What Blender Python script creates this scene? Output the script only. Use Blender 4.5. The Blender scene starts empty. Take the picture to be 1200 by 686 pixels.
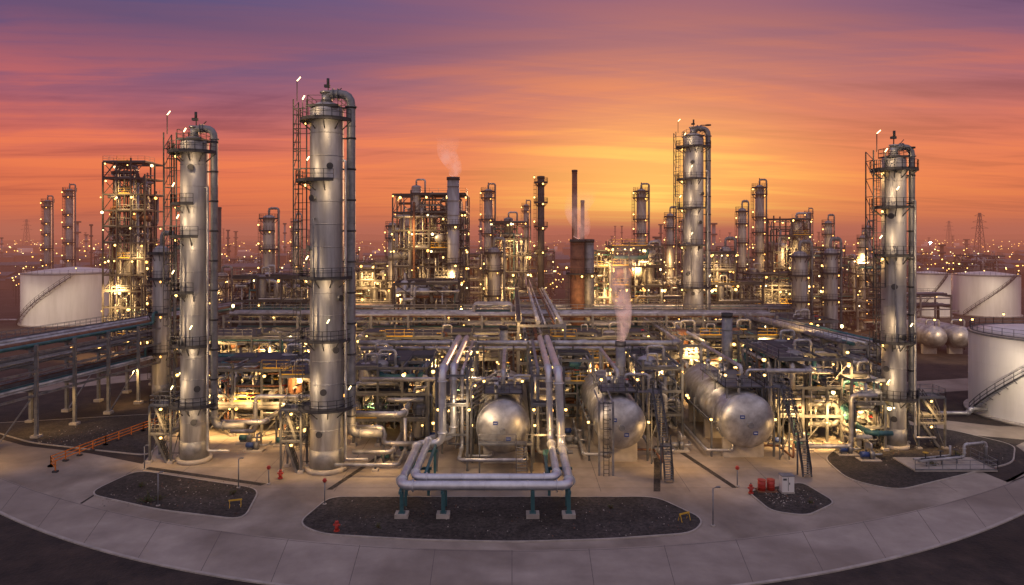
import bpy, math, random
from mathutils import Vector, Matrix
rnd = random.Random(7)
pi = math.pi
def V(*a): return Vector(a)
def lin(r,g,b):
    def c(x):
        x/=255.0
        return x/12.92 if x<=0.04045 else ((x+0.055)/1.055)**2.4
    return (c(r),c(g),c(b),1.0)

# ------------------------------------------------------------------ materials
MATS={}
def newmat(name):
    m=bpy.data.materials.new(name); m.use_nodes=True
    nt=m.node_tree; nt.nodes.clear()
    out=nt.nodes.new('ShaderNodeOutputMaterial')
    MATS[name]=m
    return m,nt,out
def surf(name,c1,c2,rough=(0.4,0.6),metal=0.0,scale=(1,1,1),nscale=1.0,detail=6,bump=0.0,bscale=None,lo=0.35,hi=0.65,bdist=0.02,big=0):
    m,nt,out=newmat(name); N=nt.nodes; L=nt.links
    b=N.new('ShaderNodeBsdfPrincipled'); L.new(b.outputs[0],out.inputs[0])
    tc=N.new('ShaderNodeTexCoord'); mp=N.new('ShaderNodeMapping'); mp.inputs['Scale'].default_value=scale
    L.new(tc.outputs['Object'],mp.inputs[0])
    n=N.new('ShaderNodeTexNoise'); n.inputs['Scale'].default_value=nscale; n.inputs['Detail'].default_value=detail; n.inputs['Roughness'].default_value=0.65
    L.new(mp.outputs[0],n.inputs['Vector'])
    r=N.new('ShaderNodeValToRGB'); r.color_ramp.elements[0].position=lo; r.color_ramp.elements[1].position=hi
    r.color_ramp.elements[0].color=(*c1,1); r.color_ramp.elements[1].color=(*c2,1)
    L.new(n.outputs['Fac'],r.inputs[0]); col=r.outputs[0]
    if big:
        n3=N.new('ShaderNodeTexNoise'); n3.inputs['Scale'].default_value=big; n3.inputs['Detail'].default_value=4; n3.inputs['Distortion'].default_value=1.2
        L.new(mp.outputs[0],n3.inputs['Vector'])
        r3=N.new('ShaderNodeValToRGB'); r3.color_ramp.elements[0].position=.38; r3.color_ramp.elements[1].position=.6
        r3.color_ramp.elements[0].color=(.66,.63,.61,1); r3.color_ramp.elements[1].color=(1,1,1,1); L.new(n3.outputs['Fac'],r3.inputs[0])
        mx=N.new('ShaderNodeMix'); mx.data_type='RGBA'; mx.blend_type='MULTIPLY'; mx.inputs[0].default_value=1
        L.new(col,mx.inputs[6]); L.new(r3.outputs[0],mx.inputs[7]); col=mx.outputs[2]
    L.new(col,b.inputs['Base Color'])
    mr=N.new('ShaderNodeMapRange'); mr.inputs['From Min'].default_value=lo; mr.inputs['From Max'].default_value=hi
    mr.inputs['To Min'].default_value=rough[0]; mr.inputs['To Max'].default_value=rough[1]
    L.new(n.outputs['Fac'],mr.inputs['Value']); L.new(mr.outputs[0],b.inputs['Roughness'])
    b.inputs['Metallic'].default_value=metal
    if bump>0:
        n2=N.new('ShaderNodeTexNoise'); n2.inputs['Scale'].default_value=bscale or nscale*4; n2.inputs['Detail'].default_value=5
        L.new(tc.outputs['Object'],n2.inputs['Vector'])
        bp=N.new('ShaderNodeBump'); bp.inputs['Strength'].default_value=bump; bp.inputs['Distance'].default_value=bdist
        L.new(n2.outputs['Fac'],bp.inputs['Height']); L.new(bp.outputs[0],b.inputs['Normal'])
    return m
surf('clad',(0.36,0.365,0.385),(0.60,0.605,0.63),(0.46,0.64),0.6,(1,1,0.15),1.3,7,0.15,1.2,0.3,0.7,0.03,.5)
surf('silver',(0.42,0.43,0.455),(0.68,0.69,0.715),(0.36,0.52),0.7,(1,1,1),0.9,5,0.08,3,0.35,0.65,0.02,.35)
surf('bright_pipe',(0.58,0.60,0.64),(0.78,0.80,0.84),(0.30,0.44),0.7,(1,1,1),0.9,5,0.06,3,0.35,0.65,0.02)
surf('galv',(0.19,0.195,0.21),(0.33,0.335,0.355),(0.42,0.62),0.5,(1,1,1),1.2)
surf('steel',(0.09,0.095,0.108),(0.19,0.195,0.21),(0.5,0.7),0.35,(1,1,1),0.9)
surf('dark',(0.035,0.035,0.042),(0.08,0.078,0.085),(0.55,0.75),0.2,(1,1,1),0.8)
surf('rust',(0.12,0.055,0.035),(0.26,0.13,0.08),(0.6,0.8),0.2,(1,1,1),1.0)
surf('teal',(0.03,0.10,0.12),(0.06,0.17,0.19),(0.4,0.55),0.1,(1,1,1),1.0)
surf('red',(0.38,0.03,0.02),(0.55,0.06,0.04),(0.35,0.5),0.0,(1,1,1),1.0)
surf('orange',(0.6,0.16,0.02),(0.75,0.24,0.04),(0.4,0.6),0.0,(1,1,1),1.0)
surf('yellow',(0.6,0.36,0.03),(0.75,0.48,0.06),(0.4,0.6),0.0,(1,1,1),1.0)
surf('blue',(0.02,0.05,0.2),(0.04,0.08,0.3),(0.4,0.6),0.0)
surf('white',(0.66,0.64,0.61),(0.82,0.80,0.78),(0.4,0.55),0.0,(1,1,0.12),0.5,8,0.0,None,0.25,0.6)
surf('concrete',(0.26,0.225,0.19),(0.46,0.40,0.345),(0.75,0.95),0.0,(1,1,1),0.22,13,0.4,9,0.3,0.7,0.02,.07)
surf('road_concrete',(0.29,0.25,0.22),(0.45,0.40,0.355),(0.65,0.9),0.0,(1,1,1),0.3,14,0.4,8,0.3,0.7,0.02,.05)
surf('joint',(0.10,0.085,0.08),(0.2,0.17,0.16),(0.8,0.95),0,(1,1,1),1.5)
surf('kerb',(0.34,0.31,0.28),(0.5,0.46,0.42),(0.7,0.9),0,(1,1,1),0.8)
surf('gravel',(0.014,0.012,0.012),(0.115,0.098,0.09),(0.85,1),0,(1,1,1),3.2,12,1.0,7,0.36,0.72,0.12,.2)
surf('earth',(0.022,0.017,0.016),(0.08,0.058,0.05),(0.9,1),0,(1,1,1),0.35,14,0.8,3,0.35,0.68,0.15,.06)
surf('far_bldg',(0.08,0.055,0.06),(0.2,0.14,0.14),(0.7,0.9),0,(1,1,1),0.02)
surf('leaf',(0.04,0.07,0.02),(0.10,0.13,0.04),(0.6,0.8),0,(1,1,1),2)
surf('hill',(0.06,0.035,0.045),(0.10,0.06,0.07),(0.95,1),0,(1,1,1),0.004)
surf('tree',(0.025,0.028,0.02),(0.06,0.05,0.04),(0.95,1),0,(1,1,1),0.03)
def lampmat(name,col,s,samp=False):
    m,nt,out=newmat(name); e=nt.nodes.new('ShaderNodeEmission')
    e.inputs[0].default_value=(*col,1); e.inputs[1].default_value=s; nt.links.new(e.outputs[0],out.inputs[0])
    if not samp: m.cycles.emission_sampling='NONE'
lampmat('lamp_warm',(1,0.56,0.15),6.5)
lampmat('lamp_amber',(1,0.42,0.09),6)
lampmat('lamp_white',(1,0.74,0.34),6.5)
lampmat('flood_white',(0.9,0.95,1.0),160)
# ------------------------------------------------------------------ mesh builder
class MB:
    def __init__(s): s.v=[];s.f=[];s.mi=[];s.sm=[];s.mats=[]
    def mid(s,m):
        if m not in s.mats: s.mats.append(m)
        return s.mats.index(m)
    def add(s,vs,fs,m,smooth=False):
        o=len(s.v); k=s.mid(m); s.v.extend([tuple(x) for x in vs])
        for f in fs: s.f.append(tuple(i+o for i in f)); s.mi.append(k); s.sm.append(smooth)
    def obox(s,c,a,b,d,m):
        vs=[c+a*i+b*j+d*k for i in(-1,1) for j in(-1,1) for k in(-1,1)]
        s.add(vs,[(0,1,3,2),(4,6,7,5),(0,4,5,1),(2,3,7,6),(0,2,6,4),(1,5,7,3)],m)
    def box(s,x0,y0,z0,x1,y1,z1,m):
        s.obox(V((x0+x1)/2,(y0+y1)/2,(z0+z1)/2),V((x1-x0)/2,0,0),V(0,(y1-y0)/2,0),V(0,0,(z1-z0)/2),m)
    def beam(s,p,q,w,m,h=None):
        p=Vector(p);q=Vector(q);d=q-p;L=d.length
        if L<1e-5:return
        d/=L; up=V(0,0,1) if abs(d.z)<0.95 else V(0,1,0)
        a=d.cross(up).normalized(); b=a.cross(d)
        s.obox((p+q)/2,a*(w/2),b*((h or w)/2),d*(L/2),m)
    def sweep(s,pts,rs,m,seg=8,cap=True,smooth=True):
        n=len(pts); pts=[Vector(p) for p in pts]; vs=[];fs=[]; a=None
        for i in range(n):
            if i==0:d=pts[1]-pts[0]
            elif i==n-1:d=pts[-1]-pts[-2]
            else:d=(pts[i+1]-pts[i]).normalized()+(pts[i]-pts[i-1]).normalized()
            if d.length<1e-6: d=V(0,0,1)
            d.normalize()
            if a is None:
                up=V(0,0,1) if abs(d.z)<0.9 else V(1,0,0)
                a=d.cross(up).normalized()
            else:
                a=(a-d*a.dot(d)); a.normalize()
            b=d.cross(a)
            for k in range(seg):
                t=2*pi*k/seg; vs.append(pts[i]+(a*math.cos(t)+b*math.sin(t))*rs[i])
        for i in range(n-1):
            for k in range(seg):
                k2=(k+1)%seg; fs.append((i*seg+k,i*seg+k2,(i+1)*seg+k2,(i+1)*seg+k))
        s.add(vs,fs,m,smooth)
        if cap:
            o=len(s.v)-len(vs)
            s.f.append(tuple(o+k for k in reversed(range(seg)))); s.mi.append(s.mid(m)); s.sm.append(False)
            s.f.append(tuple(o+(n-1)*seg+k for k in range(seg))); s.mi.append(s.mid(m)); s.sm.append(False)
    def cyl(s,p,q,r,m,r2=None,seg=10,cap=True): s.sweep([p,q],[r,r if r2 is None else r2],m,seg,cap)
    def pipe(s,pts,r,m,seg=8,bend=None,flange=True):
        pts=[Vector(p) for p in pts]; bend=bend or r*2.2; out=[pts[0]]
        for i in range(1,len(pts)-1):
            p=pts[i];d0=(pts[i-1]-p);d1=(pts[i+1]-p);l=min(bend,d0.length*0.48,d1.length*0.48)
            if l<1e-4: continue
            d0.normalize();d1.normalize();A=p+d0*l;B=p+d1*l
            for k in range(5):
                t=k/4; out.append(A*(1-t)**2+p*2*t*(1-t)+B*t*t)
            if flange and r>0.15:
                s.cyl(A+d0*0.06,A+d0*0.16,r*1.35,m,seg=seg); s.cyl(B+d1*0.06,B+d1*0.16,r*1.35,m,seg=seg)
        out.append(pts[-1]); s.sweep(out,[r]*len(out),m,seg)
        if r>0.2:
            for i in range(len(pts)-1):
                L=(pts[i+1]-pts[i]).length; n=int(L/3.5); d=(pts[i+1]-pts[i]).normalized() if L>0 else V(0,0,1)
                for k in range(1,n):
                    c=pts[i]+d*(L*k/n); s.cyl(c,c+d*0.08,r*1.06,m,seg=seg)
    def vessel(s,p,q,r,m,seg=20,dome=0.45,rings=True):
        p=Vector(p);q=Vector(q);d=(q-p).normalized();P=[];R=[]
        for k in range(7):
            t=k/6*pi/2; P.append(p-d*(dome*r*math.cos(t))); R.append(max(0.01,r*math.sin(t)))
        for k in range(7):
            t=k/6*pi/2; P.append(q+d*(dome*r*math.sin(t))); R.append(max(0.01,r*math.cos(t)))
        s.sweep(P,R,m,seg)
        if rings:
            L=(q-p).length; n=max(1,int(L/2.4))
            for k in range(n+1):
                c=p+d*(L*k/n); s.sweep([c-d*0.05,c+d*0.05],[r+0.025]*2,m,seg)
    def lamp(s,p,r=0.15,m='lamp_warm'):
        p=Vector(p); s.sweep([p-V(0,0,r),p-V(0,0,r*.5),p+V(0,0,r*.5),p+V(0,0,r)],[r*.3,r,r,r*.3],m,6)
        s.cyl(p+V(0,0,r),p+V(0,0,r*1.8),r*1.3,'dark',r2=r*.4,seg=6)
    def tube(s,p,q,r=0.08,m='lamp_white'): s.cyl(p,q,r,m,seg=6)
    def rail(s,pts,m='galv',h=1.1,w=0.05,step=1.6):
        for i in range(len(pts)-1):
            p=Vector(pts[i]);q=Vector(pts[i+1]);L=(q-p).length;n=max(1,round(L/step))
            for z in(h,h*.55): s.beam(p+V(0,0,z),q+V(0,0,z),w,m)
            s.beam(p+V(0,0,.08),q+V(0,0,.08),0.03,m,0.16)
            for k in range(n+1):
                c=p.lerp(q,k/n); s.beam(c,c+V(0,0,h),w,m)
    def ringplat(s,cx,cy,z,ri,ro,a0,a1,m='dark',rm='dark',rail=True):
        n=max(3,int(abs(a1-a0)/0.3)); A=[a0+(a1-a0)*k/n for k in range(n+1)]
        vs=[];fs=[]
        for a in A:
            c,t=math.cos(a),math.sin(a)
            vs+=[V(cx+c*ri,cy+t*ri,z),V(cx+c*ro,cy+t*ro,z),V(cx+c*ro,cy+t*ro,z-.2),V(cx+c*ri,cy+t*ri,z-.12)]
        for k in range(n):
            for j in range(4):
                j2=(j+1)%4; fs.append((k*4+j,k*4+j2,(k+1)*4+j2,(k+1)*4+j))
        fs+=[(0,1,2,3),(n*4,n*4+3,n*4+2,n*4+1)]
        s.add(vs,fs,m)
        for a in A[::2]:
            c,t=math.cos(a),math.sin(a); s.beam((cx+c*ri,cy+t*ri,z-1.1),(cx+c*(ro-.1),cy+t*(ro-.1),z-.2),.1,m)
        if rail: s.rail([(cx+math.cos(a)*(ro-.05),cy+math.sin(a)*(ro-.05),z) for a in A],rm,step=1.2)
    def ladder(s,x,y,z0,z1,ux=0,uy=-1,m='dark',cage=True):
        n=V(ux,uy,0).normalized(); t=V(-n.y,n.x,0); c=V(x,y,0)
        for k in(-.28,.28): s.beam(c+t*k+V(0,0,z0),c+t*k+V(0,0,z1),.07,m)
        z=z0+.3
        while z<z1: s.beam(c-t*.28+V(0,0,z),c+t*.28+V(0,0,z),.04,m); z+=.45
        if cage:
            hp=[c-t*.35,c-t*.42+n*.4,c+n*.75,c+t*.42+n*.4,c+t*.35]; z=z0+2.2
            while z<z1+.1:
                for k in range(4): s.beam(hp[k]+V(0,0,z),hp[k+1]+V(0,0,z),.05,m)
                z+=1.0
            for k in(1,2,3): s.beam(hp[k]+V(0,0,z0+2.2),hp[k]+V(0,0,z1),.045,m)
    def stairs(s,p,q,w=1.0,m='steel'):
        p=Vector(p);q=Vector(q); d=V(q.x-p.x,q.y-p.y,0).normalized(); t=V(-d.y,d.x,0)
        for k in(-1,1):
            o=t*(w/2*k); s.beam(p+o,q+o,.08,m,.28)
            for z in(.55,1.05): s.beam(p+o+V(0,0,z),q+o+V(0,0,z),.06,'dark')
            for i in range(6): c=p.lerp(q,i/5)+o; s.beam(c,c+V(0,0,1.05),.06,'dark')
        n=max(2,int(abs(q.z-p.z)/.22))
        for i in range(1,n): c=p.lerp(q,i/n); s.obox(c,t*(w/2),d*.14,V(0,0,.025),'galv')
    def valve(s,p,r,ax):
        p=Vector(p);ax=Vector(ax); s.cyl(p-ax*r*2,p+ax*r*2,r*1.3,'dark',seg=8); s.cyl(p,p+V(0,0,r*4),r*.3,'dark',seg=5)
        s.cyl(p+V(0,0,r*4),p+V(0,0,r*4.3),r*1.5,rnd.choice(['red','yellow','teal','dark']),seg=8)
    def mesh(s,name):
        me=bpy.data.meshes.new(name); me.from_pydata(s.v,[],s.f)
        for m in s.mats: me.materials.append(MATS[m])
        me.polygons.foreach_set('material_index',s.mi); me.polygons.foreach_set('use_smooth',s.sm)
        me.update(); return me
    def obj(s,name,loc=(0,0,0)): return inst(s.mesh(name),name,loc)
def inst(me,name,loc=(0,0,0),rz=0,sc=(1,1,1)):
    o=bpy.data.objects.new(name,me); o.location=loc; o.rotation_euler=(0,0,rz); o.scale=sc
    bpy.context.collection.objects.link(o); return o
LIGHTS=[]
WARM=(1,0.57,0.19)
COLL=(1,0.68,0.36)
def plight(x,y,z,e=300,col=WARM,r=0.25,d=(0,.75,-.66)): LIGHTS.append((x,y,z,e*2.4,col,r,d))

# ------------------------------------------------------------------ ground, roads
def sheet(name,pts,z,mat):
    mb=MB(); mb.add([(x,y,z) for x,y in pts],[tuple(range(len(pts)))],mat); return mb.obj(name)
def rpoly(pts,c=1.2):
    out=[];n=len(pts)
    for i in range(n):
        p=Vector(pts[i]);a=Vector(pts[i-1])-p;b=Vector(pts[(i+1)%n])-p
        l=min(c,a.length*.45,b.length*.45);A=p+a.normalized()*l;B=p+b.normalized()*l
        for k in range(6):
            t=k/5;q=A*(1-t)**2+p*2*t*(1-t)+B*t*t;out.append((q.x,q.y))
    return out
def island(pts,c=1.2,name='gravel_bed'):
    P=rpoly(pts,c); n=len(P); mb=MB(); area=sum(P[i-1][0]*P[i][1]-P[i][0]*P[i-1][1] for i in range(n))
    I=[]
    for i in range(n):
        a=Vector(P[i-1]);b=Vector(P[(i+1)%n]);t=(b-a).normalized();nn=Vector((-t.y,t.x))
        if area<0: nn=-nn
        q=Vector(P[i])+nn*.14;I.append((q.x,q.y))
    vs=[(x,y,0.0) for x,y in P]+[(x,y,.13) for x,y in P]+[(x,y,.13) for x,y in I]
    fs=[]
    for i in range(n):
        j=(i+1)%n; fs+=[(i,j,n+j,n+i),(n+i,n+j,2*n+j,2*n+i)]
    mb.add(vs,fs,'kerb')
    mb.add([(x,y,.11) for x,y in I],[tuple(range(n))],'gravel')
    mb.obj(name)
g=MB(); g.add([(-9000,-400,0),(9000,-400,0),(9000,9000,0),(-9000,9000,0)],[(0,1,2,3)],'earth'); g.obj('ground')
far=lambda x:56.2+.0056*x*x
near=lambda x:48.8+.0066*x*x
mb=MB(); xs=[-90+i*1.5 for i in range(121)]
def rp(x,t): return (x,near(x)*(1-t)+far(x)*t)
mb.add([(*rp(x,0),.02) for x in xs]+[(*rp(x,1),.02) for x in xs],[(i,i+1,122+i,121+i) for i in range(120)],'road_concrete')
for i in range(0,120,4):
    x=xs[i]; a=rp(x,0);b=rp(x*1.06,1); mb.beam((a[0],a[1],.02),(b[0],b[1],.02),.05,'joint',.008)
for i in range(120): a=rp(xs[i],.97);b=rp(xs[i+1],.97); mb.beam((a[0],a[1],.02),(b[0],b[1],.02),.05,'joint',.008)
for i in range(120):
    a=rp(xs[i],-.03);b=rp(xs[i+1],-.03); mb.beam((a[0],a[1],.05),(b[0],b[1],.05),.28,'kerb',.12)
mb.obj('road')
ap=[(-41.5,far(-41.5)-.02)]+[(x,far(x)-.01) for x in range(-40,52,2)]+[(52,71.3),(50,84),(52,128),(-50,128),(-47,97),(-41.8,77)]
sheet('concrete_apron',ap,.012,'concrete')
mb=MB()
for x in range(-36,50,9): mb.beam((x,max(far(x)+1,69),.012),(x*1.02,127,.012),.06,'joint',.008)
for y in (70,76,82,88,94,100,106): mb.beam((-40,y,.012),(46,y,.012),.05,'joint',.008)
mb.obj('slab_joints')
sheet('access_path',[(x,far(x)-.02) for x in range(-90,-42,4)]+[(-41.8,66),(-41.8,77.3),(-50,81),(-60,84),(-72,90.5),(-90,106)],.008,'concrete')
sheet('access_road',[(-86,108),(-52,131),(-52,137),(-92,114)],.008,'concrete')
sheet('access_road',[(50,92),(66,86),(100,84),(100,91),(66,92.5),(52,100)],.016,'concrete')
sheet('access_road',[(52,108),(110,122),(190,150),(190,158),(108,130),(52,116)],.006,'concrete')
sheet('service_lane',[(47,68.6),(60,76.4),(90,101.4),(90,104),(62,84),(60,77.5),(52,71.4)],.004,'concrete')
island([(-42.6,68.2),(-41.3,75.1),(-25.6,69.6),(-24.3,61.9),(-33.3,64.2)],2)
island([(-18.1,67.5),(-19.3,61.2),(-16.6,59),(-8,57.9),(0,57.5),(8,58),(15.8,59.2),(17.6,62.1),(14.3,67.5)],1.6)
island([(23.7,68.9),(30.4,71.5),(31.4,66),(27.2,62.8),(24.2,63.9)],1.2)
island([(36,79),(50,95),(58,91),(62,84),(57,77.5),(39,69),(35.5,72)],2)
island([(-74,93),(-50,99),(-46.5,96),(-42.5,80),(-50,82),(-60,85)],2)
for pts in ([(-18.9,69.5),(-18.3,69.5),(-15.2,80),(-15.8,80)],[(14.3,69),(15,69),(18.3,84),(17.5,84)],[(22.6,70),(23.2,70),(19,88),(18.3,88)],[(-26,70.6),(-25.6,71.2),(-40.5,76.3),(-40.8,75.6)]):
    sheet('drain_channel',pts,.02,'gravel')

# ------------------------------------------------------------------ distillation columns
def column(name,x,y,h,r,plats,riser=True,side=1,base=True,seg=32,ladder=True):
    mb=MB(); z0=2.2 if base else 0
    mb.cyl((0,0,.0),(0,0,.5),r*1.25,'kerb',seg=seg)
    mb.cyl((0,0,.5),(0,0,z0+.3),r*1.04,'galv',seg=seg)
    mb.vessel((0,0,z0),(0,0,h),r,'clad',seg=seg,dome=.6)
    for k,(z,ex,a0,a1) in enumerate(plats):
        mb.ringplat(0,0,z,r-.02,r+ex,a0,a1)
        for a in ((a0+a1)/2+(.5 if k%2 else -.4),):
            lx,ly=math.cos(a)*(r+ex-.12),math.sin(a)*(r+ex-.12)
            if ly>.8: continue
            mb.beam((lx,ly,z),(lx,ly,z+2.0),.06,'dark'); mb.tube((lx,ly,z+2.0),(lx+.25,ly-.05,z+2.4),.06)
        mb.lamp((-(r+.35),-.6,z-.5),.14)
        plight(x-(r+.9),y-r-1.5,z+1.9,125,COLL,d=(.55,1,-.35)); plight(x+.5*r,y-(r+2.2),z-1.0,95,COLL,d=(-.1,1,-.5))
        plight(x-(r+1.2),y+.6,z-1.0,80,d=(.9,.5,-.3))
    if ladder:
        zs=[.3]+[p[0] for p in plats]
        for i in range(len(zs)-1):
            mb.ladder(-(r+.9),-.4+(.5 if i%2 else -.3),zs[i],zs[i+1]+1.1,-1,-.3)
        for z in [1+1.9*i for i in range(int(h/1.9))]:
            mb.beam((-(r-.1),-.4,z),(-(r+.95),-.4,z),.06,'dark')
        xt=-(r+1.6)
        for a,b in((xt,-.9),(xt,.9),(-(r+.15),-.9)):
            mb.beam((a,b,h*.56),(a,b,h+1.2),.12,'dark')
        z=h*.56
        while z<h+1.2:
            mb.beam((xt,-.9,z),(xt,.9,z),.08,'dark');mb.beam((xt,-.9,z),(-(r+.15),-.9,z),.08,'dark')
            mb.beam((xt,-.9,z),(xt,.9,min(z+2.2,h+1.2)),.06,'dark'); z+=2.2
    mb.cyl((0,0,h+r*.5),(0,0,h+r*.5+1.1),r*.32,'silver',seg=14); mb.cyl((0,0,h+r*.5+1.1),(0,0,h+r*.5+1.3),r*.42,'silver',seg=14)
    mb.rail([(-r*.9,-r*.9,h+.4),(r*.9,-r*.9,h+.4),(r*.9,r*.9,h+.4),(-r*.9,r*.9,h+.4),(-r*.9,-r*.9,h+.4)],'dark')
    mb.box(-r*.9,-r*.95,h+.3,r*.9,-r*.5,h+.4,'dark')
    mb.beam((.1,.2,h+1),(.1,.2,h+3.0),.1,'dark'); mb.box(-.3,-.1,h+2.7,.3,.3,h+3.0,'dark'); mb.cyl((.1,.1,h+3),(.1,.1,h+3.7),.16,'dark',seg=8); mb.beam((-r*.5,0,h+.5),(r*.9,0,h+2.6),.08,'dark')
    if riser:
        rr=r*.27; xx=side*(r+rr+.4)
        mb.pipe([(0,-.1,h+r*.3),(0,-.1,h+r*.5+1.0),(xx,-.1,h+r*.5+1.0),(xx,-.1,6),(xx,-.1,4.0),(xx+side*3.5,-.1,4.0)],rr,'galv',12,rr*3.2)
        for z in [3+3.4*i for i in range(int(h/3.4))]:
            mb.beam((side*r*.8,0,z+3),(xx,0,z+3),.16,'dark')
            mb.cyl((xx,-.1,z+2.9),(xx,-.1,z+3.1),rr*1.12,'dark',seg=12)
        mb.pipe([(side*(r+.2),-1.0,h*.86),(side*(r+.55),-1.2,h*.86),(side*(r+.55),-1.2,1.5),(side*(r+3),-1.2,1.5)],.14,'silver',8)
        mb.pipe([(-(r*.5),-r*.85,h*.7),(-(r*.5),-r-.25,h*.7),(-(r*.5),-r-.25,h*.35),(-(r*.5),-r*.8,h*.35)],.1,'galv',8)
    q=random.Random(int(x*10))
    for i in range(int(h/5)):
        a=q.uniform(-2.6,-.5); z=4+i*5+q.uniform(-1,1); c=V(math.cos(a),math.sin(a),0)
        mb.cyl(c*r*.9+V(0,0,z),c*(r+.35)+V(0,0,z),.26,'galv',seg=12); mb.cyl(c*(r+.35)+V(0,0,z),c*(r+.45)+V(0,0,z),.36,'dark',seg=12)
    mb.beam((-(r+1.2),-.9,h+1),(-(r+1.2),-.9,h+3.2),.08,'dark'); mb.tube((-(r+1.2),-.9,h+3.2),(-(r+.8),-1.0,h+3.6),.05)
    mb.obj(name,(x,y,0))
full=(-pi,pi*.98)
column('distillation_column',-20.5,75.6,39.6,1.82,[(7.1,1.3,*full),(14.5,1.0,-3.4,-.2),(21.3,1.2,-3.6,.1),(31.9,1.5,-3.9,-1.1),(38.6,1.1,-3.9,-.2)])
column('distillation_column',-36.5,78.5,36.4,1.5,[(6.6,1.2,-3.9,0),(13.4,.9,-3.4,-.3),(19.5,1.0,-3.8,-1.2),(25.8,1.1,-3.9,-1.0),(29.5,1.0,-3.9,-1.2),(35.4,1.3,-3.9,-.2)])
column('distillation_column',46.7,83.5,35.0,1.36,[(6.2,1.2,-3.9,0),(13,1.0,-3.4,0),(23.5,1.0,-3.8,-1.0),(29.3,1.1,-3.9,-1.0),(33.9,1.3,-3.9,-.2)])
column('distillation_column',34.5,130,44.2,1.9,[(16,1.2,*full),(24,1.1,-3.9,-1),(31,1.1,-3.9,-1),(36.5,1.2,-3.9,-1),(42.6,1.4,-3.9,0)],base=True)
def scaffold(name,x,y,w,d,h,nl,seed=1):
    q=random.Random(seed); mb=MB()
    for a in(0,w):
        for b in(0,d): mb.beam((a,b,0),(a,b,h),.2,'steel'); mb.box(a-.3,b-.3,0,a+.3,b+.3,.3,'kerb')
    for i in range(1,nl+1):
        z=h*i/nl
        for p,r_ in (((0,0),(w,0)),((w,0),(w,d)),((w,d),(0,d)),((0,d),(0,0))): mb.beam((*p,z),(*r_,z),.16,'steel')
        mb.box(.05,.05,z-.02,w-.05,d-.05,z+.05,'steel'); mb.rail([(0,0,z+.05),(w,0,z+.05),(w,d,z+.05),(0,d,z+.05),(0,0,z+.05)])
        zz=h*(i-1)/nl; mb.stairs((.5,.4,z),(w-.5,.4,zz),.7); mb.beam((0,0,zz),(0,d,z),.08,'steel'); mb.beam((w,0,zz),(w,d,z),.08,'steel')
        mb.lamp((w*.5,.1,z-.4),.15)
    plight(x+w/2,y-1.6,h*.8,260)
    mb.obj(name,(x,y,0))
scaffold('stair_tower',-25.2,74.4,2.2,2.2,6.8,2,3)
scaffold('stair_tower',-41.2,77.6,2.4,2.2,6.5,2,4)
scaffold('stair_tower',49.2,82.6,3.2,2.4,6.2,2,5)

# ------------------------------------------------------------------ generic process unit
PM=['silver']*5+['galv']*3+['rust','teal','dark','steel','clad','clad']
def rpipe(mb,q,w,d,h,r=None,z0=.8):
    r=r or q.choice([.09,.12,.15,.2,.28,.36]); p=[q.uniform(-w/2,w/2),q.uniform(-d/2,d/2),q.uniform(z0,h)]; pts=[tuple(p)]; ax=q.randrange(3)
    for i in range(q.randint(2,5)):
        lim=[(-w/2,w/2),(-d/2,d/2),(z0,h)][ax]; old=p[ax]; t=0
        while abs(p[ax]-old)<1.2 and t<8: p[ax]=q.uniform(*lim); t+=1
        pts.append(tuple(p)); ax=q.choice([a for a in(0,1,2) if a!=ax])
    m=q.choice(PM); mb.pipe(pts,r,m,7)
    if q.random()<.5:
        a=Vector(pts[0]);b=Vector(pts[1]); mb.valve(a.lerp(b,.5),r,(b-a).normalized() if (b-a).length>0 else V(1,0,0))
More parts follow.
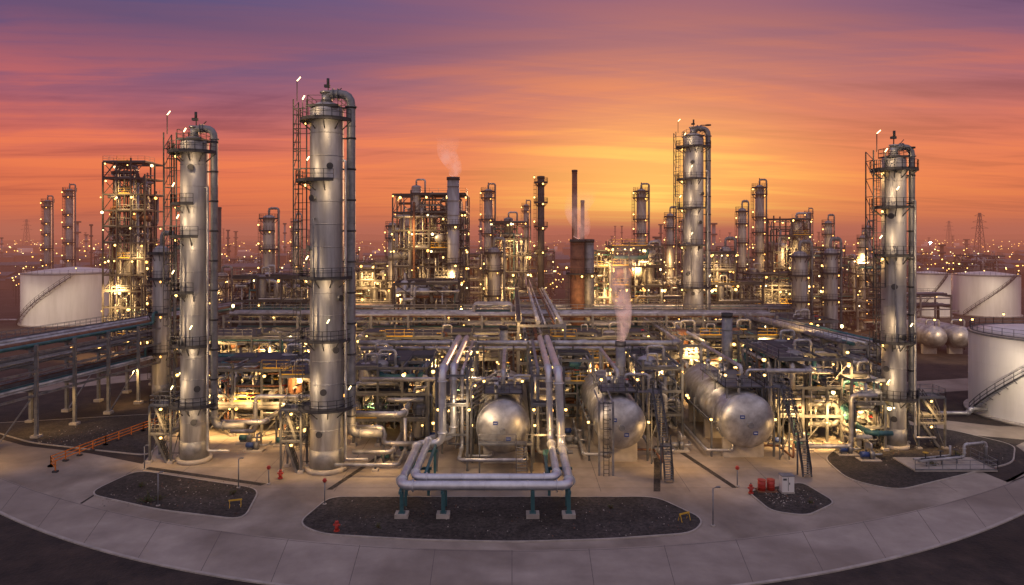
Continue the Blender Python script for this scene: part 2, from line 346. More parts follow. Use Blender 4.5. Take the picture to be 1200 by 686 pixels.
def unit(w,d,h,nx,ny,nl,seed,npipe,nves,nlamp,lr=.15,floor=.55,col='steel',brace=.35,rails=True,vtop=0,lm=('lamp_warm','lamp_warm','lamp_amber','lamp_white')):
    q=random.Random(seed); mb=MB()
    xs=[-w/2+w*i/nx for i in range(nx+1)]; ys=[-d/2+d*i/ny for i in range(ny+1)]; zs=[h*(i+1)/nl for i in range(nl)]
    for x in xs:
        for y in ys:
            t=h if q.random()<.8 else zs[max(0,nl-2)]
            mb.beam((x,y,0),(x,y,t+q.choice([0,0,.9])),.28,col); mb.box(x-.35,y-.35,0,x+.35,y+.35,.35,'kerb')
    for li,z in enumerate(zs):
        for y in ys: mb.beam((-w/2,y,z),(w/2,y,z),.2,col,.34)
        for x in xs: mb.beam((x,-d/2,z-.003),(x,d/2,z-.003),.18,col,.3)
        for i in range(nx):
            for j in range(ny):
                if q.random()<floor:
                    mb.box(xs[i]+.05,ys[j]+.05,z+.18,xs[i+1]-.05,ys[j+1]-.05,z+.24,'dark')
                    if rails:
                        if j==0: mb.rail([(xs[i],ys[j],z+.2),(xs[i+1],ys[j],z+.2)],q.choice(['galv','galv','dark','yellow']))
                        if i in(0,nx-1):
                            xx=xs[0] if i==0 else xs[-1]; mb.rail([(xx,ys[j],z+.2),(xx,ys[j+1],z+.2)])
                zb=z-h/nl
                if q.random()<brace and j==0:
                    mb.beam((xs[i],ys[0],zb),(xs[i+1],ys[0],z),.12,col)
                    if q.random()<.5: mb.beam((xs[i+1],ys[0]-.02,zb),(xs[i],ys[0]-.02,z),.12,col)
                if q.random()<brace and i in(0,nx-1):
                    xx=xs[0] if i==0 else xs[-1]; mb.beam((xx,ys[j],zb),(xx,ys[j+1],z),.12,col)
    for i in range(nves):
        r=q.uniform(.5,1.25)*(1 if h<14 else 1.3); x=q.uniform(-w/2+r,w/2-r);y=q.uniform(-d/2+r,d/2-r); m=q.choice(['clad','clad','silver','galv','rust'])
        if q.random()<.5:
            z=q.choice([0]+zs[:-1]); zt=min(h+vtop*q.random(),z+q.uniform(3,7)); mb.vessel((x,y,z+.6),(x,y,max(z+2,zt)),r,m,16)
            for k in(0,1,2): a=k*2.1; mb.beam((x+math.cos(a)*r*.8,y+math.sin(a)*r*.8,z),(x+math.cos(a)*r*.8,y+math.sin(a)*r*.8,z+1),.14,col)
            mb.pipe([(x,y,max(z+2,zt)),(x,y,max(z+2,zt)+r+.6),(x+r*1.8,y,max(z+2,zt)+r+.6),(x+r*1.8,y,z+.5)],r*.18,'silver',7)
        else:
            z=q.choice([0]+zs[:-1])+r+.9; L=min(d,w)*q.uniform(.3,.6)
            a,b=((x-L/2,y,z),(x+L/2,y,z)) if q.random()<.5 else ((x,y-L/2,z),(x,y+L/2,z)); mb.vessel(a,b,r*.8,m,16)
            for t in(.2,.8): c=Vector(a).lerp(Vector(b),t); mb.box(c.x-.3,c.y-.3,c.z-r-.9,c.x+.3,c.y+.3,c.z-r*.6,'galv')
    for i in range(npipe): rpipe(mb,q,w,d,h)
    for i in range(nlamp):
        x=q.choice(xs)+q.uniform(-.8,.8);y=q.choice(ys+[ys[0]]*2)+q.uniform(-.5,.3); z=q.choice(zs)-q.uniform(.35,.8)
        mb.lamp((x,y-.15,z),lr*q.choice([.5,.65,.8,1.0,1.25]),q.choice(lm))
    return mb
def near_unit(cx,cy,w,d,h,nx,ny,nl,seed,npipe,nves,nlamp,nl_pt=3,e=260):
    unit(w,d,h,nx,ny,nl,seed,npipe,nves,nlamp,.18,col='steel').obj('process_unit',(cx,cy,0))
    q=random.Random(seed*3+1)
    for i in range(nl_pt): plight(cx+w*((i+.5)/nl_pt-.5)+q.uniform(-1,1),cy-d*q.choice([.62,.62,.1]),q.uniform(h*.4,h*.95),e*q.uniform(2.2,4))
near_unit(-36,94,15,12,8.5,4,3,2,11,80,9,22,4,330)
near_unit(-25.5,88,6,8,8.5,2,2,3,12,40,4,12,2,260)
near_unit(-15,90,9,12,9.5,3,3,3,13,56,6,18,3,330)
near_unit(19.2,94,5,14,9,1,3,3,14,36,4,12,2,300)
near_unit(37.5,92,9,15,10.5,3,4,3,15,90,7,26,4,340)
near_unit(42.8,84.5,4,5,8.5,1,2,3,25,30,2,8,1,260)
near_unit(8.4,97,5,10,9,1,2,3,24,28,3,10,1,280)
near_unit(-38,110,22,9,10,5,2,3,16,80,9,28,3,420)
near_unit(-13,110,22,9,10,5,2,3,17,85,9,30,3,420)
near_unit(12,110,20,9,10,5,2,3,18,80,8,28,3,420)
near_unit(34,111,18,8,10,4,2,3,19,70,8,24,3,420)
near_unit(58,116,9,12,7,3,3,2,20,50,6,16,1,350)

# ------------------------------------------------------------------ pipe racks
def rack(name,p,q_,width,levels,spacing,npip,seed,rmax=.36,lamp=True,col='galv'):
    q=random.Random(seed); mb=MB(); p=V(*p,0);q_=V(*q_,0); d=(q_-p);L=d.length;d.normalize();t=V(-d.y,d.x,0)
    n=max(1,round(L/spacing)); top=levels[-1]
    for i in range(n+1):
        c=p+d*(L*i/n)
        for s in(-.5,.5):
            a=c+t*width*s; mb.beam(a,a+V(0,0,top+.5),.38,col); mb.box(a.x-.5,a.y-.5,0,a.x+.5,a.y+.5,.4,'kerb')
        for z in levels: mb.beam(c-t*width*.5+V(0,0,z),c+t*width*.5+V(0,0,z),.28,col,.4)
        if i<n and i%3==0:
            c2=p+d*(L*(i+1)/n)
            for s in(-.5,.5): mb.beam(c+t*width*s,c2+t*width*s+V(0,0,levels[0]),.14,col)
        if lamp:
            for s in(-.45,.45):
                if q.random()<.6: mb.lamp(c+t*width*s+V(0,0,q.choice(levels)-.6)-V(0,.3,0),q.choice([.1,.14,.18]),q.choice(['lamp_warm','lamp_warm','lamp_amber']))
    for z in levels:
        for s in(-.5,.5): mb.beam(p+t*width*s+V(0,0,z-.5),q_+t*width*s+V(0,0,z-.5),.2,col,.3)
        o=-width*.46
        while o<width*.46:
            r=q.choice([.1,.14,.18,.24,.3,rmax]); o+=r
            m=q.choice(['silver','silver','silver','galv','clad','rust','steel','teal','dark'])
            if q.random()<.85:
                a=p+t*o+V(0,0,z+.2+r);b=q_+t*o+V(0,0,z+.2+r)
                k0=q.uniform(0,.25) if q.random()<.3 else 0; k1=q.uniform(.75,1) if q.random()<.3 else 1
                A=a.lerp(b,k0);B=a.lerp(b,k1); pts=[A,B]
                if k0>0: pts=[A-V(0,0,q.uniform(2,5))]+pts
                if k1<1: pts=pts+[B-V(0,0,q.uniform(2,5))]
                if q.random()<.25 and L>30 and k0==0 and k1==1:
                    m1=a.lerp(b,.45);m2=a.lerp(b,.52);U=V(0,0,1.6); pts=[a,m1,m1+U,m2+U,m2,b]
                mb.pipe(pts,r,m,8)
            o+=r+q.uniform(.08,.3)
    a=p+t*width*.5+V(0,0,top+.6);b=q_+t*width*.5+V(0,0,top+.6)
    mb.beam(a,b,.8,'dark',.06)
    for sd in(-.4,.4): mb.rail([a+t*sd,b+t*sd],'galv',step=2.0)
    mb.obj(name)
LR=(6.0,9.0,11.4)
rack('pipe_rack',(-68.5,64),(-50,165),7,LR,6.2,9,31)
rack('pipe_rack',(-50,122),(46,122),7,(5.6,8.6,11.4),6.4,9,32)
rack('pipe_rack',(47.5,91),(43.5,121),7,(5.4,8.2,11.0),5.5,9,33)
rack('pipe_rack',(4.5,103),(4.5,215),7,(6.5,9.4,12.2),7,9,34)
rack('pipe_rack',(-48,142),(60,142),6,(7,10.5),8,9,35)
rack('pipe_rack',(-30,99),(-30,140),4,(6,9.5),6,5,36)
rack('pipe_rack',(27,101),(27,140),4,(6,9.5),6,5,37)
rack('pipe_rack',(-78,188),(-20,176),6,(6,9),9,7,38)
rack('pipe_rack',(20,178),(120,190),6,(6,9),9,7,39)
for i,(x,y) in enumerate([(-62,90),(-58,104),(-60,76),(-70,82),(-56,118)]): plight(x,y,5.3,420,d=(0,.4,-.9))
for x in range(-44,45,15): plight(x,117.0,9,900)
for x in range(-42,45,14): plight(x,101.0,14.5,1000,d=(.1,.85,-.55),r=.35)
for x in range(-40,50,18): plight(x,131.0,14,1000,d=(0,.85,-.55),r=.35)

# ------------------------------------------------------------------ central pipe loop
mb=MB()
mb.pipe([(-7.6,98,11.2),(-7.6,74.5,11.2),(-7.6,74.5,3.2),(-10.2,74.5,3.2),(-10.2,62,3.2),(5.3,62,3.2),(5.3,73.5,3.2),(5.0,73.5,11.2),(5.0,98,11.2)],.42,'bright_pipe',16,1.1)
mb.pipe([(-6.5,98,11.2),(-6.5,75.6,11.2),(-6.5,75.6,3.5),(-9.1,75.6,3.5),(-9.1,63.2,3.5),(4.2,63.2,3.5),(4.2,74.6,3.5),(4.0,74.6,11.2),(4.0,98,11.2)],.36,'bright_pipe',16,1.1)
mb.pipe([(-5.6,98,10.6),(-5.6,76.5,10.6),(-5.6,76.5,2.2),(-5.6,72,2.2),(1.5,72,2.2),(1.5,76,2.2)],.2,'silver',10)
mb.pipe([(2.9,98,10.8),(2.9,76.5,10.8),(2.9,76.5,1.6),(6.8,76.5,1.6)],.2,'galv',10)
mb.pipe([(-8.3,64.6,3.1),(3.4,64.6,3.1),(3.4,72,3.1)],.16,'teal',10); mb.pipe([(-8.3,64.6,3.1),(-8.3,74,3.1)],.16,'teal',10)
for x in(-10.1,-6.3,1.9,5.2):
    for y in(62.6,):
        mb.beam((x,y,.3),(x,y,2.75),.34,'teal'); mb.box(x-.6,y-.5,.1,x+.6,y+.5,.5,'kerb'); mb.box(x-.3,y-.3,.5,x+.3,y+.3,.56,'teal')
    mb.beam((x,61.5,2.7),(x,65,2.7),.26,'teal')
    mb.beam((x,64.9,.2),(x,64.9,2.7),.24,'teal')
for y in(68,73.5):
    for x0,x1 in((-10.8,-8),(3.4,6)):
        mb.beam((x0,y,2.7),(x1,y,2.7),.24,'teal'); mb.beam((x0+.3,y,0),(x0+.3,y,2.7),.26,'teal'); mb.beam((x1-.3,y,0),(x1-.3,y,2.7),.26,'teal')
for x0,x1 in((-8.3,-4.9),(2.2,5.7)):
    for y in(75,81,87,93,98):
        for x in(x0,x1): mb.beam((x,y,0),(x,y,11.4),.26,'steel')
        for z in(4.0,7.2,10.5): mb.beam((x0,y,z),(x1,y,z),.2,'steel')
    for z in(4.0,7.2,10.3):
        for x in(x0,x1): mb.beam((x,75,z),(x,98,z),.18,'steel')
    for y in(75,87): mb.beam((x0,y,0),(x0,y+6,4),.12,'steel'); mb.beam((x1,y+6,4),(x1,y,7.2),.12,'steel')
    mb.box(x0+.1,75.2,7.3,x1-.1,88,7.36,'dark'); mb.rail([(x0,75.1,7.3),(x1,75.1,7.3)])
    q=random.Random(int(x0*7))
    for i in range(22):
        x=q.uniform(x0,x1);y=q.uniform(76,97);z=q.uniform(1,10);x2=q.uniform(x0,x1);z2=q.uniform(1,10);y2=q.uniform(76,97)
        mb.pipe([(x,y,z),(x,y,z2),(x,y2,z2),(x2,y2,z2)],q.choice([.1,.14,.2]),q.choice(PM),7)
    for i in range(12): mb.lamp((q.choice([x0,x1])+.2,q.choice([74.8,80.8,86.8,92.8]),q.choice([3.6,6.8,10])),.15)
for i in range(6):
    y=74.6+i*.35; mb.pipe([(-4.6,y+2,.5),(-4.6,y+2,9-i*.6),(-1.5-i*.1,y+10,9-i*.6)],.1,'silver',7)
mb.stairs((1.0,73.4,3.4),(1.0,69.5,.1),1.1); mb.box(-3.6,73.4,3.3,2.2,74.6,3.42,'steel'); mb.rail([(-3.6,73.4,3.4),(.4,73.4,3.4)]); mb.rail([(1.6,73.4,3.4),(2.2,73.4,3.4)])
for x in(-3.5,2.1): mb.beam((x,73.5,0),(x,73.5,3.3),.16,'steel')
mb.obj('pipe_loop')
plight(-4.2,71.5,6,190,COLL);plight(3.2,71,5,190);plight(-6.5,77,8,600);plight(4,77,8,600);plight(-1,86,10,700)

# ------------------------------------------------------------------ horizontal pressure vessels
def hvessel(x,y,L,r,z,stair=None,seed=0):
    q=random.Random(seed); mb=MB()
    mb.vessel((0,0,z),(0,L,z),r,'silver',40,.38)
    yy=-.38*r
    mb.cyl((0,yy+.1,z-.2),(0,yy-.25,z-.2),.34,'galv',seg=16)
    for dx,dz in((-.28*r,.22*r),(.2*r,-.36*r)):
        rr=math.sqrt(dx*dx+dz*dz)/r; yb=-.38*r*math.sqrt(1-rr*rr)
        mb.box(dx-.26,yb-.05,z+dz-.2,dx+.26,yb+.12,z+dz+.2,'blue')
        mb.box(dx-.18,yb-.055,z+dz-.03,dx+.18,yb-.045,z+dz+.05,'white')
    for yy in(1.4,L*.5,L-1.4):
        mb.box(-r*.75,yy-.3,0,r*.75,yy+.3,z-r*.72,'kerb')
        mb.sweep([V(math.sin(a)*(r+.04),yy,z-math.cos(a)*(r+.04)) for a in [(-1.2+2.4*k/12) for k in range(13)]],[.14]*13,'galv',6)
        for s in(-1,1): mb.beam((s*(r+.5),yy,0),(s*(r+.5),yy,z+.5),.2,'steel'); mb.beam((s*(r+.5),yy,z-.5),(s*r*.9,yy,z-.5),.14,'steel')
    for s in(-1,1): mb.beam((s*(r+.5),1.4,z-.5),(s*(r+.5),L-1.4,z-.5),.14,'steel')
    zt=z+r+.45; w=r*.72
    mb.box(-w,.6,zt,w,L*.62,zt+.06,'steel'); mb.rail([(-w,L*.62,zt),(-w,.6,zt),(w,.6,zt),(w,L*.62,zt)],'dark')
    for yy in(.8,L*.3,L*.6):
        for s in(-1,1): mb.beam((s*w*.9,yy,z+r*.7),(s*w*.9,yy,zt),.12,'steel')
    for i in range(6):
        yy=1+i*L*.13; xx=q.uniform(-.5,.5)*w; mb.cyl((xx,yy,z+r*.9),(xx,yy,zt+q.uniform(.6,1.5)),q.uniform(.12,.32),'silver',seg=10)
        mb.valve((xx,yy,zt+.8),.16,(0,1,0))
    mb.pipe([(0,2,z+r),(0,2,zt+2.2),(0,L+1,zt+2.2),(0,L+1,2)],.24,'silver',10)
    mb.pipe([(w*.6,4,z+r*.8),(w*.6,4,zt+1.4),(r+1.1,4,zt+1.4),(r+1.1,4,1.2),(r+1.1,L+3,1.2)],.18,'silver',10)
    mb.pipe([(-.4*r,1,z-r*.9),(-.4*r,1,.9),(-r-1.2,1,.9),(-r-1.2,L,.9)],.16,'silver',8)
    mb.pipe([(.3,3,z-r),(.3,3,.8),(r+1.6,3,.8),(r+1.6,-1.5,.8),(r+1.6,-1.5,2.4)],.13,'rust',8)
    for s in(-1,1): mb.lamp((s*w,.6,zt+1.5),.15); mb.lamp((s*(r+.6),1.2,z-.2),.15)
    if stair:
        sx=stair*(r+1.3)
        mb.box(sx-.6,.2,zt-.06,sx+.6,2.2,zt,'steel'); mb.beam((stair*w,1.2,zt),(sx,1.2,zt),.9,'steel',.06)
        mb.rail([(sx-.6,2.2,zt),(sx+.6,2.2,zt),(sx+.6,.2,zt)],'galv')
        mb.stairs((sx,.2,zt),(sx,-3.6,zt*.45),.9); mb.box(sx-.6,-4.7,zt*.45-.06,sx+.6,-3.6,zt*.45,'steel')
        mb.stairs((sx+stair*.1,-4.2,zt*.45),(sx+stair*.1,-5.6,.1),.9)
        for a in(-.55,.55):
            mb.beam((sx+a,-4.6,0),(sx+a,-4.6,zt*.45),.14,'steel'); mb.beam((sx+a,.3,0),(sx+a,.3,zt),.14,'steel'); mb.beam((sx+a,2.1,0),(sx+a,2.1,zt),.14,'steel')
        for k in range(3): mb.beam((sx-.55,.3,k*3),(sx+.55,.3,k*3+3),.08,'steel')
    mb.obj('horizontal_tank',(x,y,0))
    plight(x-r-1.6,y-3.2,z+2.8,130,COLL,d=(.4,1,-.5)); plight(x+r+1.3,y-2.2,z-.5,110,d=(-.2,.8,-.7)); plight(x-r-1,y+6,z+r+2,380,COLL,d=(.4,.5,-.9))
hvessel(-1.0,76.4,17,3.0,4.5,None,1)
hvessel(12.2,77,16,2.85,4.7,1,2)
hvessel(27,78.5,18,3.15,4.6,1,3)
mb=MB()
for x in(9.4,10.9): mb.beam((x,73.6,0),(x,73.6,8),.22,'galv')
for z in(2.5,5,7.8): mb.beam((9.4,73.6,z),(10.9,73.6,z),.16,'galv')
mb.ladder(10.15,73.4,0,8,0,-1)
for x in(9.4,10.9): mb.beam((x,73.6,7.8),(x,78,8.2),.14,'galv')
mb.obj('ladder_frame')

# ------------------------------------------------------------------ stacks
def stack(name,x,y,h,r,m='clad',top='dark',seg=18,plats=()):
    mb=MB(); mb.cyl((0,0,0),(0,0,h),r*1.05,m,r2=r,seg=seg); mb.cyl((0,0,h-.6),(0,0,h),r*1.12,top,seg=seg); mb.cyl((0,0,h),(0,0,h+.04),r*.8,'dark',seg=seg)
    z=3
    while z<h: mb.cyl((0,0,z),(0,0,z+.1),r*1.09,m,seg=seg); z+=3
    for z in plats: mb.ringplat(0,0,z,r,r+.9,-pi,pi*.99); mb.lamp((-r-.8,-.6,z+1.2),.2); mb.lamp((r*.5,-r-.8,z-.5),.2)
    if plats: mb.ladder(-r-.3,-.2,0,plats[-1],-1,-.2)
    mb.obj(name,(x,y,0))
stack('exhaust_stack',14.0,88,12.2,.62,'galv',plats=(7,))
stack('exhaust_stack',31.5,100,14.5,.75,'galv')
stack('exhaust_stack',-1.2,101,12.5,.6,'galv')

# ------------------------------------------------------------------ storage tanks
def stank(x,y,r,h,a0=3.4,a1=4.9,seg=72):
    mb=MB(); mb.cyl((0,0,0),(0,0,.4),r+.6,'kerb',seg=seg); mb.cyl((0,0,.4),(0,0,h),r,'white',seg=seg,cap=False)
    mb.sweep([(0,0,h),(0,0,h+r*.05),(0,0,h+r*.095),(0,0,h+r*.12)],[r+.12,r*.66,r*.3,.05],'white',seg)
    for k in range(1,int(h/2.4)+1):
        z=.4+k*2.4
        if z<h: mb.cyl((0,0,z),(0,0,z+.06),r+.02,'white',seg=seg)
    mb.cyl((0,0,h-.25),(0,0,h+.0),r+.15,'galv',seg=seg,cap=False)
    n=40; mb.rail([(math.cos(2*pi*k/n)*(r-.2),math.sin(2*pi*k/n)*(r-.2),h+.05) for k in range(n+1)],'galv',step=3)
    N=int(h/.25); P=[]
    for k in range(N+1):
        a=a0+(a1-a0)*k/N; z=.3+(h-.3)*k/N; c=V(math.cos(a),math.sin(a),0)
        mb.obox(c*(r+.5)+V(0,0,z),c*.45,V(-c.y,c.x,0)*.16,V(0,0,.03),'galv')
        if k%4==0: mb.beam(c*(r+.95)+V(0,0,z),c*(r+.95)+V(0,0,z+1.1),.06,'dark'); P.append(c*(r+.95)+V(0,0,z)); mb.beam(c*r+V(0,0,z-.5),c*(r+.95)+V(0,0,z),.07,'dark')
    for k in range(len(P)-1):
        for zz in(0,.55,1.1): mb.beam(P[k]+V(0,0,zz),P[k+1]+V(0,0,zz),.07 if zz else .18,'dark')
    mb.pipe([(-r-.1,-1,1.2),(-r-2.5,-1,1.2),(-r-2.5,-1,.6),(-r-8,-1,.6)],.3,'silver',10)
    for k in range(5): a=2*pi*k/5+.3; mb.lamp((math.cos(a)*(r-.2),math.sin(a)*(r-.2),h+1.6),.14)
    mb.obj('storage_tank',(x,y,0))
stank(77.5,98,10,11.8,3.0,4.3)
stank(-131,204,13.0,14.8,3.9,5.3); stank(134,219,5.8,13.6,3.5,5); stank(154,222,9.3,13,3.5,5)
for x,y in((66,86),(-118,180),(125,203),(148,203),(-138,180)): plight(x,y,9,1100,(1,.8,.56))

# ------------------------------------------------------------------ tall structures behind
def tall(name,x,y,w,d,h,nx,ny,nl,seed,npipe,nves,nlamp,col='dark',lr=.22,vtop=4):
    unit(w,d,h,nx,ny,nl,seed,npipe,nves,nlamp,lr,.5,col,.6,True,vtop).obj(name,(x,y,0))
tall('steel_process_tower',-83,150,9,8,41.5,3,2,12,41,70,9,46)
tall('steel_process_tower',-17.5,150,15.5,11,34.5,4,2,9,42,120,16,80)
tall('steel_process_tower',-0.5,172,9,8,29,2,2,7,43,60,8,36)
tall('steel_process_tower',73,182,9.5,8,30,2,2,7,44,60,8,30)
tall('steel_process_tower',43,150,9,9,22,2,2,6,45,60,8,36)
tall('steel_process_tower',22,165,12,9,22,3,2,6,46,70,8,36)
tall('steel_process_tower',-45,175,14,9,15,4,2,4,47,60,8,26)
tall('steel_process_tower',60,158,13,9,17,4,2,5,48,70,8,36)
tall('steel_process_tower',-34,165,10,9,19,3,2,5,49,60,8,30)
for x,y,zz in((-86,141,8),(-81,141,20),(-85,141,33),(-22,140,8),(-13,140,16),(-21,140,26),(0,163,10),(0,163,22),(22,156,10),(22,156,18),(43,141,8),(43,141,18),(-45,167,10),(73,174,20),(60,150,12),(-34,157,14)):
    plight(x,y,zz+1.5,2000,r=.4)
stack('flue_stack',-12.3,143,38,1.25,'clad',plats=(20,28))
stack('flue_stack',16.5,180,43,.7,'rust'); stack('flue_stack',18.6,180,35,.5,'rust')
stack('flue_stack',13.4,140,25,1.45,'rust',plats=(18,)); stack('flue_stack',15.8,141,25,1.1,'galv',plats=(18,))
stack('flue_stack',-86,200,34,.8,'dark')
stack('flue_stack',7.2,170,40.5,.85,'dark',plats=(22,28,34,39))
def cmesh(h,r,seed):
    q=random.Random(seed); mb=MB(); mb.vessel((0,0,1),(0,0,h),r,'clad',16,.6); mb.cyl((0,0,0),(0,0,1.5),r*1.05,'galv',seg=16)
    z=6
    while z<h: mb.ringplat(0,0,z,r,r+.9,-3.6,q.choice([-.6,0,2.6])); mb.lamp((-r-.9,-.7,z+1.4),.18); mb.lamp((r*.6,-r-.7,z-.4),.14,'lamp_amber'); z+=q.uniform(4,6.5)
    mb.ringplat(0,0,h,r,r+.9,-pi,pi*.99); mb.ladder(-r-.5,0,0,h,-1,0,'dark')
    mb.pipe([(0,0,h),(0,0,h+r+1),(r*1.6,0,h+r+1),(r*1.6,0,3)],r*.2,'galv',8); mb.cyl((0,0,h),(0,0,h+2.6),.15,'dark',seg=6)
    return mb.mesh('background_column')
CM=[cmesh(40,1.2,1),cmesh(30,1.5,2),cmesh(20,1.8,3)]
def bcol(k,x,y,h,rs=1.0):
    H=[40,30,20][k]; inst(CM[k],'fractionating_column',(x,y,0),0,(rs,rs,h/H))
for k,x,y,h,rs in [(0,-162,250,42,1.1),(0,-170,250,38,1.0),(1,-60.5,170,30,1),(0,-6.6,190,38,1),(0,36,190,38,1.1),(0,66,182,38.5,.95),(1,60,178,32,.7),
    (1,44,190,31,.7),(2,59,140,21.5,.85),(2,65.8,141,22,.75),(2,-57,111,23,.75),(1,-28,160,28,.7),(1,88,190,29,.7),(0,100,230,33,.7),
    (1,52,205,30,.8),(1,95,185,25,.6),(1,112,215,28,.7),(2,-40,150,20,.8),(2,-4,150,22,.8),(0,5,240,36,.8),(1,-35,230,32,.8),
    (2,50,160,22,.8),(2,-70,165,16,.8),(1,-68,215,30,.7)]: bcol(k,x,y,h,rs)
UM=[unit(18,12,9,4,2,3,51,50,7,30,.2,.5,'steel').mesh('bu'),unit(14,12,13,3,2,4,52,50,7,32,.2,.5,'dark').mesh('bu'),unit(12,10,17,3,2,5,53,50,7,36,.2,.5,'dark').mesh('bu'),unit(24,12,7,5,2,2,54,55,8,30,.2,.5,'steel').mesh('bu')]
q=random.Random(99)
for yrow,nn in((134,6),(152,9),(168,9),(190,11),(212,12),(238,12),(268,13),(300,14),(345,15),(400,16)):
    for i in range(nn):
        span=yrow*.72; x=-span+2*span*(i+.5)/nn+q.uniform(-4,4); k=q.choice([0,0,1,1,2,2,3]); yy=yrow+q.uniform(-4,4); rz=q.choice([0,pi/2,pi,-pi/2]); sz=q.uniform(.85,1.4)
        if yrow<240 and (x<-96 or x>110): continue
        if yrow<330 and x<-.6*yrow: continue
        if 100<yrow<145 and abs(x)>58: continue
        if yrow<240 and abs(x-4.5)<12: continue
        if yrow<180 and x>72: continue
        inst(UM[k],'process_unit',(x,yy,0),rz,(1,1,sz))
for i in range(18): plight(-85+i*10.5,(144,160,182,205,228)[i%5],q.uniform(12,20),3800,r=.5)
mb=MB()
for i,x in enumerate((0,5.6)):
    mb.vessel((x,0,3.9),(x,14,3.9),2.4,'silver',24,.9)
    for y in(2,12): mb.box(x-1.5,y-.4,0,x+1.5,y+.4,2.2,'kerb')
    mb.pipe([(x,3,6),(x,3,7.2),(x+2.8,3,7.2),(x+2.8,3,.6)],.2,'silver',8)
    mb.lamp((x,0,7.6),.18); mb.beam((x,0,6),(x,0,7.5),.1,'dark')
mb.obj('bullet_tank_pair',(91,147,0)); plight(92,138,9,900,COLL)
# ------------------------------------------------------------------ far district
mb=MB(); q=random.Random(5)
for i in range(1100):
    y=330+2200*q.random()**1.6; x=q.uniform(-.95,.95)*y; w=q.uniform(4,26);d=q.uniform(4,16);h=q.uniform(3,11)
    if q.random()<.2: mb.cyl((x,y,0),(x,y,h),w*.4,q.choice(['white','far_bldg']),seg=20)
    else:
        mb.box(x-w/2,y-d/2,0,x+w/2,y+d/2,h,'far_bldg')
        mb.add([(x-w/2-.3,y-d/2-.3,h),(x+w/2+.3,y-d/2-.3,h),(x+w/2+.3,y+d/2+.3,h),(x-w/2-.3,y+d/2+.3,h),(x-w/2-.3,y,h+1.5),(x+w/2+.3,y,h+1.5)],[(0,1,5,4),(3,2,5,4),(0,3,4),(1,2,5)],'steel')
for i in range(90):
    y=300+900*q.random(); x=q.uniform(-.9,.9)*y; h=q.uniform(18,38); r=q.uniform(.5,1.4); mb.cyl((x,y,0),(x,y,h),r,q.choice(['galv','dark','rust']),seg=8)
    for z in(h*.5,h*.8,h): mb.cyl((x,y,z-1),(x,y,z),r*2,'dark',seg=8)
    mb.lamp((x-r,y-r*2,h*.6),.3)
mb.obj('distant_industrial_district')
mb=MB()
for i in range(1500):
    y=240+1700*q.random()**1.4; x=q.uniform(-.85,.85)*y; z=q.choice([q.uniform(4,9),q.uniform(6,14)])
    mb.lamp((x,y,z),(.14+y*.00045)*q.uniform(.45,1.3),q.choice(['lamp_warm','lamp_warm','lamp_amber','lamp_white']))
    mb.beam((x,y,0),(x,y,z),.12,'dark')
mb.obj('distant_street_lights')
mb=MB(); mb.beam((0,0,0),(0,0,20),.4,'galv'); mb.cyl((0,-.5,20),(0,-1.0,19.8),.6,'flood_white',seg=10); mb.box(-.8,-.5,19.3,.8,0,20.5,'dark'); mb.obj('floodlight_mast',(306,500,0))
def ridge(name,y,h0,h1,x0,x1,n,mat,seed):
    q=random.Random(seed); mb=MB(); vs=[]
    for i in range(n+1):
        x=x0+(x1-x0)*i/n; h=h0+(h1-h0)*(.5+.3*math.sin(i*.045+seed)+.2*math.sin(i*.13))+q.uniform(-1,1)*h0*.06; vs+=[(x,y,-1),(x,y,h),(x,y+300,h*.9)]
    fs=[]
    for i in range(n): a=i*3; fs+=[(a,a+3,a+4,a+1),(a+1,a+4,a+5,a+2)]
    mb.add(vs,fs,mat); mb.obj(name)
ridge('hills',5200,34,62,-5500,5500,260,'hill',2)
ridge('tree_line',2600,20,27,-2600,2600,900,'tree',5)
ridge('tree_line',1500,8,13,-1500,-200,500,'tree',8); ridge('tree_line',1700,8,13,300,1700,500,'tree',9)
def pylon(x,y,h):
    mb=MB(); b=h*.09
    for s in(-1,1):
        for t in(-1,1): mb.beam((s*b,t*b,0),(s*b*.15,t*b*.15,h),.4,'dark')
    n=9
    for k in range(n):
        z0=h*k/n;z1=h*(k+1)/n;w0=b*(1-.85*k/n);w1=b*(1-.85*(k+1)/n)
        for t in(-1,1): mb.beam((-w0,t*w0,z0),(w1,t*w1,z1),.25,'dark');mb.beam((w0,t*w0,z0),(-w1,t*w1,z1),.25,'dark')
    for z,w in((h*.7,h*.17),(h*.82,h*.14),(h*.94,h*.1)): mb.beam((-w,0,z),(w,0,z),.3,'dark'); mb.beam((-w,0,z),(0,0,z+2.5),.2,'dark'); mb.beam((w,0,z),(0,0,z+2.5),.2,'dark')
    mb.obj('transmission_tower',(x,y,0))
pylon(411,600,45); pylon(640,1000,46); pylon(-640,900,46)

